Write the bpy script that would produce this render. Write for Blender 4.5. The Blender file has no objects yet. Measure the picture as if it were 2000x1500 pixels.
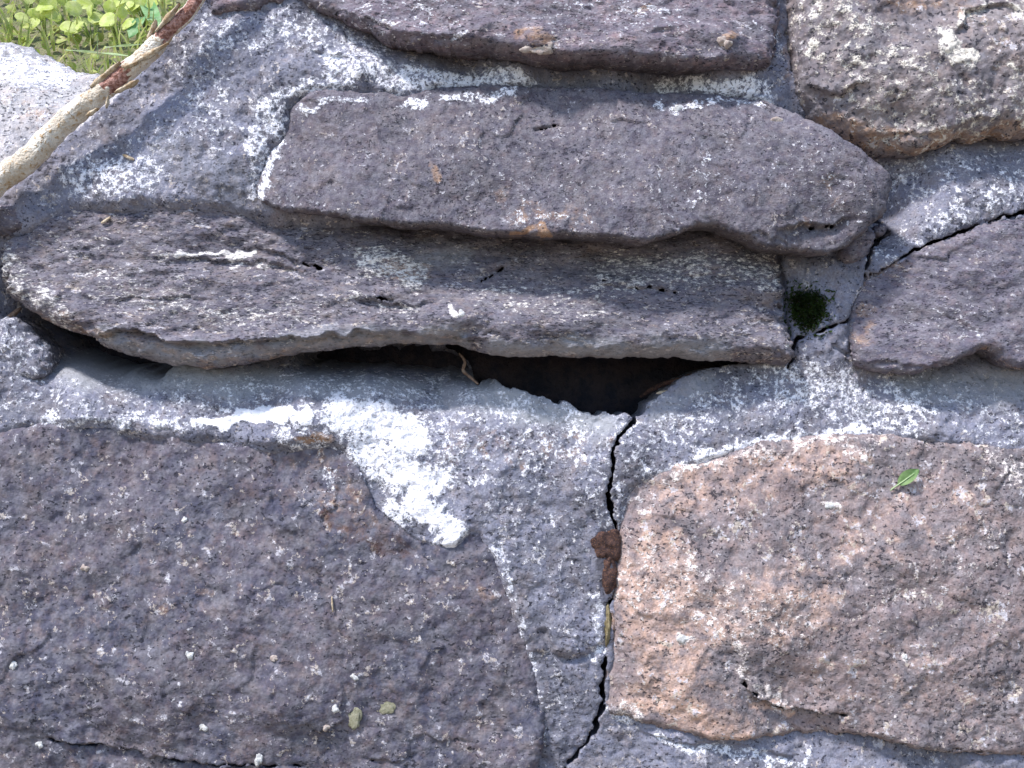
import bpy, math, random
import numpy as np
from mathutils import Vector, Matrix
# ------------------------------------------------------------------ camera, sky, sun, exposure
S = 0.0004            # metres per photo pixel at the wall plane (wall plane is y = 0, camera on -y)
D = 0.90              # camera distance
scene = bpy.context.scene
COL = scene.collection
cam_d = bpy.data.cameras.new('camera'); cam = bpy.data.objects.new('camera', cam_d); COL.objects.link(cam)
cam.location = (0, -D, 0); cam.rotation_euler = (math.radians(90), 0, 0)
cam_d.sensor_width = 36; cam_d.lens = 36 * D / 0.8; cam_d.clip_start = 0.01; cam_d.clip_end = 500
scene.camera = cam
SUN = Vector((-0.42, -0.40, 0.82)).normalized()       # towards the sun: high, left, grazing the wall face
el = math.asin(SUN.z); az = math.atan2(SUN.x, SUN.y)
w = bpy.data.worlds.new('World'); scene.world = w; w.use_nodes = True
nt = w.node_tree; nt.nodes.clear()
sky = nt.nodes.new('ShaderNodeTexSky'); sky.sky_type = 'NISHITA'; sky.sun_disc = False
sky.sun_elevation = el; sky.sun_rotation = az; sky.dust_density = 1.0; sky.ozone_density = 1.5; sky.air_density = 1.0
hs = nt.nodes.new('ShaderNodeHueSaturation'); hs.inputs['Saturation'].default_value = 1.12
bg = nt.nodes.new('ShaderNodeBackground'); bg.inputs[1].default_value = 0.125
wo = nt.nodes.new('ShaderNodeOutputWorld')
nt.links.new(sky.outputs[0], hs.inputs['Color']); nt.links.new(hs.outputs[0], bg.inputs[0]); nt.links.new(bg.outputs[0], wo.inputs[0])
sl = bpy.data.lights.new('sun', 'SUN'); sl.energy = 2.5; sl.angle = math.radians(6); sl.color = (1.0, 0.97, 0.95)
so = bpy.data.objects.new('sun', sl); COL.objects.link(so); so.rotation_euler = (-SUN).to_track_quat('-Z', 'Y').to_euler()
scene.view_settings.view_transform = 'Standard'; scene.view_settings.look = 'None'
scene.view_settings.gamma = 1.0; scene.view_settings.exposure = 1.06
scene.render.engine = 'CYCLES'

# ------------------------------------------------------------------ numpy helpers
def hsh(ix, iy, seed):
    n = (ix.astype(np.int64) * 374761393 + iy.astype(np.int64) * 668265263 + seed * 974634777) & 0x7fffffff
    n = ((n ^ (n >> 13)) * 1274126177) & 0x7fffffff
    n = (n ^ (n >> 16)) & 0xffff
    return n / 65535.0
def vn(x, y, seed=0):
    ix = np.floor(x); iy = np.floor(y); fx = x - ix; fy = y - iy
    fx = fx * fx * fx * (fx * (fx * 6 - 15) + 10); fy = fy * fy * fy * (fy * (fy * 6 - 15) + 10)
    a = hsh(ix, iy, seed); b = hsh(ix + 1, iy, seed); c = hsh(ix, iy + 1, seed); d = hsh(ix + 1, iy + 1, seed)
    return (a + (b - a) * fx) * (1 - fy) + (c + (d - c) * fx) * fy - 0.5
def fbm(x, y, scale, oct=4, seed=0, gain=0.5):
    t = 0; a = 1.0; f = 1.0 / scale
    c, s = math.cos(0.6), math.sin(0.6)
    for k in range(oct):
        t = t + a * vn(x * f + 17.3 * k, y * f - 9.1 * k, seed + k * 7)
        x, y = c * x - s * y, s * x + c * y
        a *= gain; f *= 2.03
    return t
def sstep(a, b, x):
    t = np.clip((x - a) / (b - a), 0, 1); return t * t * (3 - 2 * t)
def smooth_poly(pts, closed=True, sub=6):
    P = np.array(pts, float); n = len(P); out = []
    rng = range(n) if closed else range(n - 1)
    for i in rng:
        if closed: p0, p1, p2, p3 = P[i - 1], P[i], P[(i + 1) % n], P[(i + 2) % n]
        else: p0, p1, p2, p3 = P[max(i - 1, 0)], P[i], P[i + 1], P[min(i + 2, n - 1)]
        for k in range(sub):
            t = k / sub
            out.append(0.5 * ((2 * p1) + (-p0 + p2) * t + (2 * p0 - 5 * p1 + 4 * p2 - p3) * t * t + (-p0 + 3 * p1 - 3 * p2 + p3) * t ** 3))
    if not closed: out.append(P[-1])
    return np.array(out)
def pl_dist(X, Y, P, closed=False):
    """distance to polyline and side sign (positive = below the line in the picture for left-to-right lines)"""
    best = np.full(X.shape, 1e9); sgn = np.zeros(X.shape)
    n = len(P); m = n if closed else n - 1
    if n == 1: return np.hypot(X - P[0][0], Y - P[0][1]), sgn
    for i in range(m):
        ax, ay = P[i]; bx, by = P[(i + 1) % n]; dx, dy = bx - ax, by - ay; L = dx * dx + dy * dy + 1e-9
        t = np.clip(((X - ax) * dx + (Y - ay) * dy) / L, 0, 1)
        qx = X - ax - t * dx; qy = Y - ay - t * dy; d = qx * qx + qy * qy
        k = d < best
        best = np.where(k, d, best); sgn = np.where(k, np.sign(dx * (Y - ay) - dy * (X - ax)), sgn)
    return np.sqrt(best), sgn
def sdf(X, Y, P):
    d, _ = pl_dist(X, Y, P, True)
    ins = np.zeros(X.shape, bool); n = len(P)
    for i in range(n):
        ax, ay = P[i]; bx, by = P[(i + 1) % n]
        if ay == by: continue
        c = ((ay > Y) != (by > Y)) & (X < (bx - ax) * (Y - ay) / (by - ay) + ax)
        ins ^= c
    return np.where(ins, d, -d)
def facets(X, Y, size, seed):
    """broken planar faces: each cell of a jittered grid gets its own small tilt and offset"""
    x = X / size + .35 * fbm(X, Y, size * .5, 3, seed); y = Y / size + .35 * fbm(X, Y, size * .5, 3, seed + 1); ix = np.floor(x); iy = np.floor(y)
    best = np.full(X.shape, 1e9); out = np.zeros(X.shape)
    for a in (-1, 0, 1):
        for b in (-1, 0, 1):
            jx, jy = ix + a, iy + b; cx = jx + hsh(jx, jy, seed + 2); cy = jy + hsh(jx, jy, seed + 3); d = (x - cx) ** 2 + (y - cy) ** 2
            v = (x - cx) * (hsh(jx, jy, seed + 4) - .5) * 2 + (y - cy) * (hsh(jx, jy, seed + 5) - .5) * 2 + (hsh(jx, jy, seed + 6) - .5) * .5
            k = d < best; best = np.where(k, d, best); out = np.where(k, v, out)
    return out
def tps(ctrl, reg=0.5):
    C = np.array(ctrl, float); P = C[:, :2] / 500.0; n = len(P)
    r = np.hypot(P[:, None, 0] - P[None, :, 0], P[:, None, 1] - P[None, :, 1])
    K = np.where(r > 0, r * r * np.log(r + 1e-12), 0) + reg * 1e-3 * np.eye(n)
    A = np.zeros((n + 3, n + 3)); A[:n, :n] = K; A[:n, n] = 1; A[:n, n + 1:] = P; A[n, :n] = 1; A[n + 1:, :n] = P.T
    b = np.zeros(n + 3); b[:n] = C[:, 2]; wv = np.linalg.solve(A, b)
    def f(X, Y):
        x, y = X / 500.0, Y / 500.0; t = wv[n] + wv[n + 1] * x + wv[n + 2] * y
        for i in range(n):
            r2 = (x - P[i, 0]) ** 2 + (y - P[i, 1]) ** 2 + 1e-12
            t = t + wv[i] * 0.5 * r2 * np.log(r2)
        return t
    return f
def lines(a, b, cell, lo, hi, far=14.0):
    """grid lines: fine inside the frame, coarser outside"""
    out = [a]
    while out[-1] < b:
        p = out[-1]; dist = max(lo - p, p - hi, 0)
        out.append(p + min(cell + dist * 0.06, far))
    return np.array(out)
def paint(X, Y, strokes, seed=3):
    m = np.zeros(X.shape)
    wx = X + fbm(X, Y, 40, 3, seed) * 26; wy = Y + fbm(X, Y, 40, 3, seed + 50) * 26
    for P, r, s in strokes:
        P = np.array(P, float).reshape(-1, 2)
        x0, y0 = P.min(0) - 3 * r - 30; x1, y1 = P.max(0) + 3 * r + 30
        k = (X > x0) & (X < x1) & (Y > y0) & (Y < y1)
        if not k.any(): continue
        d, _ = pl_dist(wx[k], wy[k], P)
        m[k] = np.maximum(m[k], s * (1 - sstep(0.45, 1.6, d / r)))
    return m

def tag(o, label=None, cat=None, group=None, kind=None):
    if label: o['label'] = label
    if cat: o['category'] = cat
    if group: o['group'] = group
    if kind: o['kind'] = kind
    return o
def mesh_obj(name, V, F, mat, parent=None, attrs=None, loc=None, smooth=True):
    V = np.asarray(V, float)
    if loc is None: loc = V.mean(0) if parent is None else np.zeros(3)
    me = bpy.data.meshes.new(name); me.from_pydata((V - np.array(loc)).tolist(), [], F if isinstance(F, list) else F.tolist()); me.update()
    if smooth: me.polygons.foreach_set('use_smooth', np.ones(len(me.polygons), bool))
    if attrs:
        for k, a in attrs.items():
            at = me.attributes.new(k, 'FLOAT', 'POINT'); at.data.foreach_set('value', np.asarray(a, np.float32))
    me.materials.append(mat)
    o = bpy.data.objects.new(name, me); COL.objects.link(o); o.location = Vector([float(c) for c in loc])
    if parent: o.parent = parent
    return o

def relief(name, poly, hfun, mat, rim, cell=3.2, rag=(3.5, 26), rimh=0.0, cuts=(), holes=(), cracks=(), ledges=(), bumps=(),
           lime=(), warm=(), dark=(), pale=(), rough=(0.004, 0.0016), seed=1, depth=0.09, parent=None, cull=None, loc=None, stretch=1.0, shrink=12, facet=0.0016):
    """a stone (or the mortar face) as a displaced relief with rounded rims and real depth behind"""
    P = smooth_poly(poly)
    x0, y0 = P.min(0) - 8; x1, y1 = P.max(0) + 8
    xs = lines(x0, x1, cell, -40, 2040); ys = lines(y0, y1, cell, -40, 1540)
    X, Y = np.meshgrid(xs, ys); cx = np.gradient(xs)[None, :] + 0 * Y; cy = np.gradient(ys)[:, None] + 0 * X; cl = np.maximum(cx, cy)
    d = sdf(X, Y, P)
    wob = fbm(X, Y, rag[1], 4, seed + 11, 0.62) * rag[0] * 2
    d = d + wob; dout = d.copy(); dcut = np.full(d.shape, 1e3)
    for Q, wd in cuts:
        dd, _ = pl_dist(X + fbm(X, Y, 22, 3, seed + 5) * 9, Y + fbm(X, Y, 22, 3, seed + 6) * 9, smooth_poly(Q, False, 4))
        dcut = np.minimum(dcut, dd - wd * (1 + 1.2 * fbm(X, Y, 24, 4, seed + 9, 0.7)))
    for Q in holes: dcut = np.minimum(dcut, -sdf(X, Y, smooth_poly(Q, sub=3)) + wob)
    d = np.minimum(d, dcut)
    gyo, gxo = np.gradient(dout, ys, xs); nyo = gyo / (np.hypot(gxo, gyo) + 1e-6)
    gy, gx = np.gradient(d, ys, xs); g = np.hypot(gx, gy) + 1e-6; nx, ny = gx / g, gy / g
    keep = d > -0.45 * cl
    if cull is not None: ins_ = cull(X, Y); keep &= ins_ < 46
    f = keep[:-1, :-1] & keep[1:, :-1] & keep[:-1, 1:] & keep[1:, 1:]
    ny_, nx_ = X.shape; idx = np.arange(ny_ * nx_).reshape(ny_, nx_)
    F = np.stack([idx[:-1, :-1][f], idx[1:, :-1][f], idx[1:, 1:][f], idx[:-1, 1:][f]], 1)
    # directed boundary edges
    E = np.concatenate([F[:, [0, 1]], F[:, [1, 2]], F[:, [2, 3]], F[:, [3, 0]]])
    key = E[:, 0].astype(np.int64) * (ny_ * nx_) + E[:, 1]; rkey = E[:, 1].astype(np.int64) * (ny_ * nx_) + E[:, 0]
    B = E[~np.isin(rkey, key)]
    bv = np.unique(B)
    fx, fy, fd = X.ravel().copy(), Y.ravel().copy(), d.ravel().copy()
    gn = np.clip(g.ravel()[bv], 0.6, 3)
    mv = np.clip(fd[bv] / gn, -1.6 * cl.ravel()[bv], 1.6 * cl.ravel()[bv]) * (np.abs(fd[bv]) < 3 * cl.ravel()[bv])
    fx[bv] -= nx.ravel()[bv] * mv; fy[bv] -= ny.ravel()[bv] * mv; fd[bv] = np.where(mv != 0, 0, fd[bv])
    X = fx.reshape(X.shape); Y = fy.reshape(Y.shape); d = fd.reshape(d.shape)
    h = hfun(X, Y)
    if cull is not None: h = h - 0.004 * sstep(-2, 16, ins_) - 0.012 * sstep(10, 46, ins_)
    Rt, dt, Rb, db = rim                                  # rounding radius (px) and drop (m) at the top and the bottom rim
    u = sstep(-0.6, 0.8, -nyo)                              # 1 where the nearest rim is the lower one
    R = Rt + (Rb - Rt) * u; dr = dt + (db - dt) * u
    q = np.clip(1 - np.maximum(dout, 0) / R, 0, 1)
    h = h - dr * (1 - np.sqrt(np.clip(1 - q * q, 0, 1)))
    Yn = Y * stretch
    h = h - 0.0012 * np.exp(-np.clip(dcut, 0, 50) / 2.5)
    h = h + rough[0] * fbm(X, Yn, 150, 3, seed) * 2 + rough[1] * (fbm(X, Yn, 34, 5, seed + 21, 0.62) * 1.0)
    if facet: h = h + facet * facets(X, Yn, 130, seed + 61) + facet * .45 * facets(X, Yn, 48, seed + 71)
    pit = fbm(X, Yn, 15, 2, seed + 31); h = h - rough[1] * 0.45 * sstep(0.22, 0.42, pit)
    cwx = X + fbm(X, Y, 26, 3, seed + 41) * 12; cwy = Y + fbm(X, Y, 26, 3, seed + 42) * 12
    for Q, wd, dp in cracks:
        Q = np.array(Q, float); k = (X > Q[:, 0].min() - 40) & (X < Q[:, 0].max() + 40) & (Y > Q[:, 1].min() - 40) & (Y < Q[:, 1].max() + 40)
        dd, _ = pl_dist(cwx[k], cwy[k], Q); h[k] -= dp * np.exp(-(dd / wd) ** 2)
    for Q, wd, dp in ledges:
        Q = np.array(Q, float); k = (X > Q[:, 0].min() - 20) & (X < Q[:, 0].max() + 20) & (Y > Q[:, 1].min() - 60) & (Y < Q[:, 1].max() + 4 * wd)
        dd, sg = pl_dist(cwx[k], cwy[k], Q)
        ex = np.minimum(sstep(Q[0, 0] - 5, Q[0, 0] + 40, X[k]), 1 - sstep(Q[-1, 0] - 40, Q[-1, 0] + 5, X[k]))
        h[k] -= dp * np.where(sg > 0, np.exp(-dd / wd) * sstep(0, 4, dd), 0) * ex
        h[k] += dp * 0.4 * np.where(sg <= 0, np.exp(-dd / 10), 0) * ex
    for bx, by, br, bh in bumps:
        rr = np.hypot(X - bx, Y - by) / br; h = h + bh * np.exp(-rr ** 4)
    LM = paint(X, Y, lime, 3 + seed)
    h = h + sstep(.7, 1.25, LM + .8 * fbm(X, Y, 22, 3, seed + 77)) * (.0007 + .0006 * fbm(X, Y, 12, 3, seed + 78))
    k = (D - rimh) / D
    def W(px, py, hh): return np.stack([(px - 1000) * S * k, -hh, (750 - py) * S * k], 1)
    used = np.unique(F); remap = -np.ones(ny_ * nx_, int); remap[used] = np.arange(len(used))
    fx, fy, fh = X.ravel()[used], Y.ravel()[used], h.ravel()[used]
    V = [W(fx, fy, fh)]; F = remap[F]; Bm = remap[B]; bvm = remap[bv]
    att = {}
    for nm, st, sd in (('lime', lime, 3), ('warm', warm, 13), ('dark', dark, 23), ('pale', pale, 33)):
        att[nm] = [paint(fx, fy, st, sd + seed)]
    # sides: rings going back into the wall
    Fs = [F]; n0 = len(used); prev = bvm; ring_of = {}
    bx_, by_ = fx[bvm], fy[bvm]; bnx, bny = nx.ravel()[bv], ny.ravel()[bv]; bh_ = fh[bvm]
    last = np.arange(n0); off = n0
    for bk, sh in ((0.004, 1.5), (0.012, 3.0), (0.03, shrink * 0.5), (depth, shrink)):
        jit = fbm(bx_, by_, 18, 2, seed + int(bk * 1000)) * 2.0
        V.append(W(bx_ + bnx * (sh + jit), by_ + bny * (sh + jit), np.minimum(bh_ - bk, bh_ - bk)))
        nxt = last.copy(); nxt[bvm] = off + np.arange(len(bvm)); off += len(bvm)
        a, b = last[Bm[:, 0]], last[Bm[:, 1]]; a2, b2 = nxt[Bm[:, 0]], nxt[Bm[:, 1]]
        Fs.append(np.stack([b, a, a2, b2], 1)); last = nxt
        for nm in att: att[nm].append(att[nm][0][bvm] * 0.6)
    V = np.concatenate(V); F = np.concatenate(Fs)
    # grid rows run downwards in the picture: 0,1,2,3 = TL,BL,BR,TR -> faces the camera (-y)
    return mesh_obj(name, V, F, mat, parent, {k_: np.concatenate(v) for k_, v in att.items()}, loc)

# ------------------------------------------------------------------ materials
class NB:
    def __init__(s, name):
        s.m = bpy.data.materials.new(name); s.m.use_nodes = True; s.t = s.m.node_tree; s.t.nodes.clear()
        s.out = s.t.nodes.new('ShaderNodeOutputMaterial'); s.b = s.t.nodes.new('ShaderNodeBsdfPrincipled')
        s.t.links.new(s.b.outputs[0], s.out.inputs[0]); s.tc = s.t.nodes.new('ShaderNodeTexCoord').outputs['Object']
    def L(s, a, b): s.t.links.new(a, b)
    def val(s, inp, v):
        if hasattr(v, 'links') or isinstance(v, bpy.types.NodeSocket): s.L(v, inp)
        else: inp.default_value = v
    def mapv(s, sc, loc=(0, 0, 0)):
        n = s.t.nodes.new('ShaderNodeMapping'); n.inputs['Scale'].default_value = sc; n.inputs['Location'].default_value = loc; s.L(s.tc, n.inputs[0]); return n.outputs[0]
    def noise(s, scale, detail=3, rough=0.6, vec=None, dist=0.0):
        n = s.t.nodes.new('ShaderNodeTexNoise'); n.inputs['Scale'].default_value = scale; n.inputs['Detail'].default_value = detail
        n.inputs['Roughness'].default_value = rough; n.inputs['Distortion'].default_value = dist; s.L(vec or s.tc, n.inputs['Vector']); return n.outputs[0]
    def vor(s, scale, vec=None, out='Distance', feat='F1'):
        n = s.t.nodes.new('ShaderNodeTexVoronoi'); n.feature = feat; n.inputs['Scale'].default_value = scale; s.L(vec or s.tc, n.inputs['Vector']); return n.outputs[out]
    def math(s, op, a, b=0.0, c=0.0, clamp=False):
        n = s.t.nodes.new('ShaderNodeMath'); n.operation = op; n.use_clamp = clamp
        s.val(n.inputs[0], a); s.val(n.inputs[1], b); s.val(n.inputs[2], c); return n.outputs[0]
    def mr(s, v, a, b, c=0.0, d=1.0):
        n = s.t.nodes.new('ShaderNodeMapRange'); n.interpolation_type = 'SMOOTHSTEP'; s.val(n.inputs[0], v)
        for i, q in enumerate((a, b, c, d)): s.val(n.inputs[i + 1], q)
        return n.outputs[0]
    def mix(s, f, a, b, mode='MIX'):
        n = s.t.nodes.new('ShaderNodeMix'); n.data_type = 'RGBA'; n.blend_type = mode; s.val(n.inputs[0], f)
        for i, q in ((6, a), (7, b)):
            if isinstance(q, tuple): n.inputs[i].default_value = (*q, 1)
            else: s.L(q, n.inputs[i])
        return n.outputs[2]
    def attr(s, name):
        n = s.t.nodes.new('ShaderNodeAttribute'); n.attribute_name = name; return n.outputs['Fac']
    def bump(s, hgt, dist, strength=1.0, prev=None):
        n = s.t.nodes.new('ShaderNodeBump'); n.inputs['Distance'].default_value = dist; n.inputs['Strength'].default_value = strength
        s.L(hgt, n.inputs['Height'])
        if prev: s.L(prev, n.inputs['Normal'])
        return n.outputs[0]
def tint(c): return (c[0] * 0.85, c[1] * 0.82, c[2] * 1.03)
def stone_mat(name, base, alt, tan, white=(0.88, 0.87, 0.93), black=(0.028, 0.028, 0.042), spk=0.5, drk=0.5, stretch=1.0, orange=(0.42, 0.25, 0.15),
              stain=(0.10, 0.045, 0.03), whitened0=0.0, gs=1.0, bump=0.0011):
    base, alt, tan = tint(base), tint(alt), tint(tan); b = NB(name); v = b.mapv((1, 1, stretch))
    ch = b.noise(95, 3, 0.7, b.mapv((1, 1, stretch), (4, 4, 8)))
    lo = b.noise(14, 5, 0.6, v); mid = b.noise(70, 4, 0.65, v, 0.4); mid2 = b.noise(45, 4, 0.7, b.mapv((1, 1, stretch), (3.1, 7.7, 1.2)))
    col = b.mix(b.mr(lo, 0.40, 0.60), base, alt)
    col = b.mix(b.math('MULTIPLY', b.mr(mid2, 0.50, 0.68), 0.75), col, tan)
    col = b.mix(b.mr(b.noise(24, 4, 0.62, b.mapv((1, 1, stretch), (6, 1, 3))), 0.50, 0.66, 0.0, 0.55), col, (0.085, 0.078, 0.095))
    col = b.mix(b.mr(ch, 0.52, 0.66, 0.0, 0.6), col, b.mix(0.5, col, (tan[0] * 1.25, tan[1] * 1.12, tan[2])))
    col = b.mix(b.mr(ch, 0.48, 0.34, 0.0, 0.5), col, b.mix(0.5, col, (0.13, 0.14, 0.19)))
    wa = b.math('ADD', b.attr('warm'), b.math('MULTIPLY', b.math('SUBTRACT', mid, 0.5), 1.8))
    col = b.mix(b.mr(wa, 0.35, 0.95, 0, 0.85), col, orange)
    # mineral grain: light and dark crystals of a few millimetres
    g1 = b.noise(240 * gs, 3, 0.75, v); g2 = b.noise(300 * gs, 2, 0.6, b.mapv((1, 1, stretch * 1.3), (5, 2, 9))); g3 = b.noise(600 * gs, 1, 0.5, v)
    g4 = b.noise(150 * gs, 2, 0.6, b.mapv((1, 1, stretch), (2, 8, 4)))
    thr = b.math('SUBTRACT', 0.65, b.math('MULTIPLY', b.math('ADD', b.math('MULTIPLY', b.math('SUBTRACT', mid, 0.5), 1.5), 0.03), 0.25 + 0.6 * spk))
    li = b.mr(g1, thr, b.math('ADD', thr, 0.06))
    col = b.mix(b.mr(g4, 0.35, 0.65, 0.0, 0.38), col, b.mix(0.5, col, (0.5, 0.48, 0.5)))
    col = b.mix(b.math('MULTIPLY', li, min(1, 0.25 + 0.6 * spk)), col, b.mix(b.mr(g4, 0.45, 0.55), (0.62, 0.53, 0.45), (0.62, 0.59, 0.64)))
    mid3 = b.noise(38, 3, 0.6, b.mapv((1, 1, stretch), (9, 4, 7))); dth = b.math('SUBTRACT', 0.655 - 0.075 * drk, b.math('MULTIPLY', b.math('SUBTRACT', mid3, 0.5), 0.30)); dk = b.mr(g2, dth, b.math('ADD', dth, 0.04)); col = b.mix(b.math('MULTIPLY', dk, 0.78), col, black)
    col = b.mix(b.mr(g3, 0.35, 0.65, 0.0, 0.45), col, b.mix(0.5, col, (0, 0, 0)))
    col = b.mix(b.math('MULTIPLY', b.attr('pale'), 0.8, clamp=True), col, (0.38, 0.385, 0.41))
    da = b.math('ADD', b.attr('dark'), b.math('MULTIPLY', b.math('SUBTRACT', mid, 0.5), 1.5))
    col = b.mix(b.mr(da, 0.4, 0.9, 0, 0.8), col, stain)
    # lime bloom: crusty white, broken up by the grain
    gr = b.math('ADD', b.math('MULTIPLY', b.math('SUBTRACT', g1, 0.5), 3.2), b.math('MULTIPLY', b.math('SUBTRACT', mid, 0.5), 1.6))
    lm = b.math('ADD', b.math('ADD', b.attr('lime'), whitened0), gr)
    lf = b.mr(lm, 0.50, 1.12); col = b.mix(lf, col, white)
    thin = b.mr(b.attr('lime'), 1.0, 1.5, 0.9, 0.08)
    dk2 = b.mr(b.noise(360 * gs, 2, 0.6, b.mapv((1, 1, stretch), (8, 3, 1))), 0.56, 0.61)
    col = b.mix(b.math('MULTIPLY', b.math('MULTIPLY', dk2, lf), thin), col, (0.10, 0.095, 0.12))
    b.L(col, b.b.inputs['Base Color']); b.b.inputs['Roughness'].default_value = 0.9; b.b.inputs['Specular IOR Level'].default_value = 0.25
    hh = b.math('ADD', b.math('MULTIPLY', g1, 0.9), b.math('ADD', b.math('MULTIPLY', mid, 0.45), b.math('MULTIPLY', g3, 0.35)))
    hh = b.math('ADD', hh, b.math('MULTIPLY', b.math('SUBTRACT', b.math('MULTIPLY', lf, 0.3), b.math('MULTIPLY', dk, 0.5)), 1.0))
    b.L(b.bump(hh, bump * 1.0, 1.0), b.b.inputs['Normal'])
    return b.m
def simple_mat(name, a, c, scale, rough=0.8, bump=0.0006, thr=(0.4, 0.6), extra=None, trans=0.0, attr=None, ex=(0.55, 0.66)):
    b = NB(name); n = b.noise(scale, 4, 0.65); col = b.mix(b.mr(n, *thr), a, c)
    n2 = b.noise(scale * 4, 3, 0.7)
    if extra: col = b.mix(b.mr(n2, *ex), col, extra)
    if attr: col = b.mix(b.mr(b.attr(attr[0]), 0.4, 0.6), col, b.mix(b.mr(n2, 0.4, 0.6), attr[1], attr[2]))
    b.L(col, b.b.inputs['Base Color']); b.b.inputs['Roughness'].default_value = rough; b.b.inputs['Specular IOR Level'].default_value = 0.3
    b.L(b.bump(b.math('ADD', n, n2), bump), b.b.inputs['Normal'])
    if trans:
        tr = b.t.nodes.new('ShaderNodeBsdfTranslucent'); b.L(col, tr.inputs[0]); ms = b.t.nodes.new('ShaderNodeMixShader'); ms.inputs[0].default_value = trans
        b.L(b.b.outputs[0], ms.inputs[1]); b.L(tr.outputs[0], ms.inputs[2]); b.L(ms.outputs[0], b.out.inputs[0])
    return b.m

G1, G2, TAN = (0.135, 0.125, 0.135), (0.185, 0.165, 0.165), (0.24, 0.20, 0.165)
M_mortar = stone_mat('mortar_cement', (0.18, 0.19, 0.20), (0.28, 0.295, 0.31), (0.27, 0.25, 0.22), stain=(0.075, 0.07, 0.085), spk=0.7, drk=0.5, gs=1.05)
M_slab = stone_mat('slab_grey_stone', (0.115, 0.105, 0.108), (0.155, 0.14, 0.14), (0.20, 0.17, 0.145), spk=0.45, drk=0.35, gs=1.2, stretch=1.1)
M_boul = stone_mat('layered_grey_stone', (0.145, 0.135, 0.14), (0.20, 0.185, 0.18), (0.27, 0.225, 0.175), spk=0.75, drk=0.8, stretch=2.2, white=(0.84, 0.79, 0.76))
M_top = stone_mat('pinkish_grey_stone', (0.17, 0.145, 0.145), (0.21, 0.18, 0.17), (0.32, 0.24, 0.21), spk=0.7, drk=0.6, stretch=1.6, gs=0.9)
M_topr = stone_mat('pale_speckled_stone', (0.20, 0.175, 0.155), (0.30, 0.26, 0.21), (0.36, 0.30, 0.23), spk=1.0, drk=0.6, gs=0.72, white=(0.74, 0.68, 0.60))
M_right = stone_mat('smooth_grey_stone', (0.14, 0.13, 0.14), (0.18, 0.165, 0.17), (0.23, 0.19, 0.17), spk=0.42, drk=0.4, stretch=1.6)
M_lowl = stone_mat('dark_grey_granite', (0.10, 0.102, 0.12), (0.15, 0.135, 0.138), (0.215, 0.17, 0.14), spk=0.6, drk=0.25, gs=0.8)
M_lowr = stone_mat('tan_granite', (0.26, 0.225, 0.19), (0.34, 0.27, 0.215), (0.42, 0.32, 0.24), spk=1.0, drk=0.62, orange=(0.68, 0.445, 0.345), white=(0.90, 0.80, 0.76))
M_sunny = stone_mat('pale_pink_granite', (0.50, 0.50, 0.40), (0.58, 0.56, 0.45), (0.62, 0.57, 0.43), spk=0.9, drk=0.7, whitened0=0.1)

# ------------------------------------------------------------------ outlines of the stones, in photo pixels
P_top = [(395, 12), (450, 16), (500, 2), (560, -14), (600, 2), (660, 30), (715, 52), (745, 76), (800, 92), (870, 97), (960, 104), (1010, 116), (1100, 129), (1200, 131), (1300, 136), (1400, 135), (1470, 131), (1510, 117), (1525, 60), (1532, 0), (1520, -120), (1450, -230), (1100, -270), (700, -240), (480, -170), (410, -70)]
P_topr = [(1551, -10), (1549, 60), (1557, 130), (1562, 172), (1600, 232), (1640, 258), (1690, 276), (1740, 291), (1795, 297), (1850, 282), (1880, 268), (1915, 272), (1950, 258), (2000, 262), (2100, 250), (2250, 230), (2330, 60), (2280, -160), (2000, -260), (1700, -230), (1560, -120)]
P_slab = [(512, 396), (496, 372), (512, 302), (548, 256), (562, 198), (620, 168), (720, 168), (800, 176), (860, 158), (1000, 156), (1150, 162), (1250, 172), (1350, 172), (1480, 182), (1540, 208), (1600, 246), (1680, 302), (1724, 336), (1736, 366), (1728, 410), (1698, 442), (1645, 484), (1600, 499), (1540, 494), (1480, 486), (1430, 462), (1380, 445), (1340, 456), (1290, 472), (1240, 479), (1180, 471), (1000, 462), (850, 446), (740, 440), (640, 421), (560, 412)]
P_boul = [(-14, 500), (0, 464), (50, 446), (120, 405), (220, 392), (320, 388), (420, 395), (520, 415), (700, 425), (1000, 440), (1300, 440), (1500, 460), (1538, 500), (1542, 600), (1550, 660), (1552, 712), (1500, 710), (1400, 703), (1300, 699), (1100, 697), (960, 692), (900, 674), (800, 671), (680, 680), (560, 692), (470, 713), (400, 719), (330, 711), (230, 686), (160, 656), (90, 630), (40, 601), (-6, 572)]
P_right = [(1666, 622), (1680, 562), (1694, 536), (1730, 526), (1772, 500), (1850, 470), (1930, 436), (2000, 417), (2150, 400), (2350, 430), (2420, 560), (2350, 690), (2150, 722), (2030, 718), (1965, 716), (1935, 694), (1915, 684), (1870, 704), (1800, 726), (1725, 729), (1682, 716), (1664, 680)]
P_lowl = [(-420, 900), (-200, 850), (0, 838), (60, 824), (200, 814), (330, 832), (400, 842), (540, 862), (600, 850), (680, 872), (745, 1000), (860, 1062), (925, 1030), (962, 1076), (990, 1135), (1012, 1205), (1042, 1292), (1056, 1370), (1062, 1430), (1050, 1520), (1000, 1700), (800, 1820), (300, 1850), (-200, 1800), (-450, 1500), (-500, 1150)]
P_lowr = [(1206, 1060), (1208, 1000), (1222, 950), (1290, 918), (1400, 884), (1500, 864), (1560, 853), (1700, 848), (1850, 858), (2000, 880), (2200, 900), (2420, 1000), (2480, 1250), (2400, 1440), (2200, 1500), (2000, 1486), (1850, 1474), (1720, 1450), (1600, 1440), (1500, 1446), (1400, 1448), (1300, 1428), (1230, 1410), (1188, 1386), (1192, 1280), (1200, 1160)]
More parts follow.
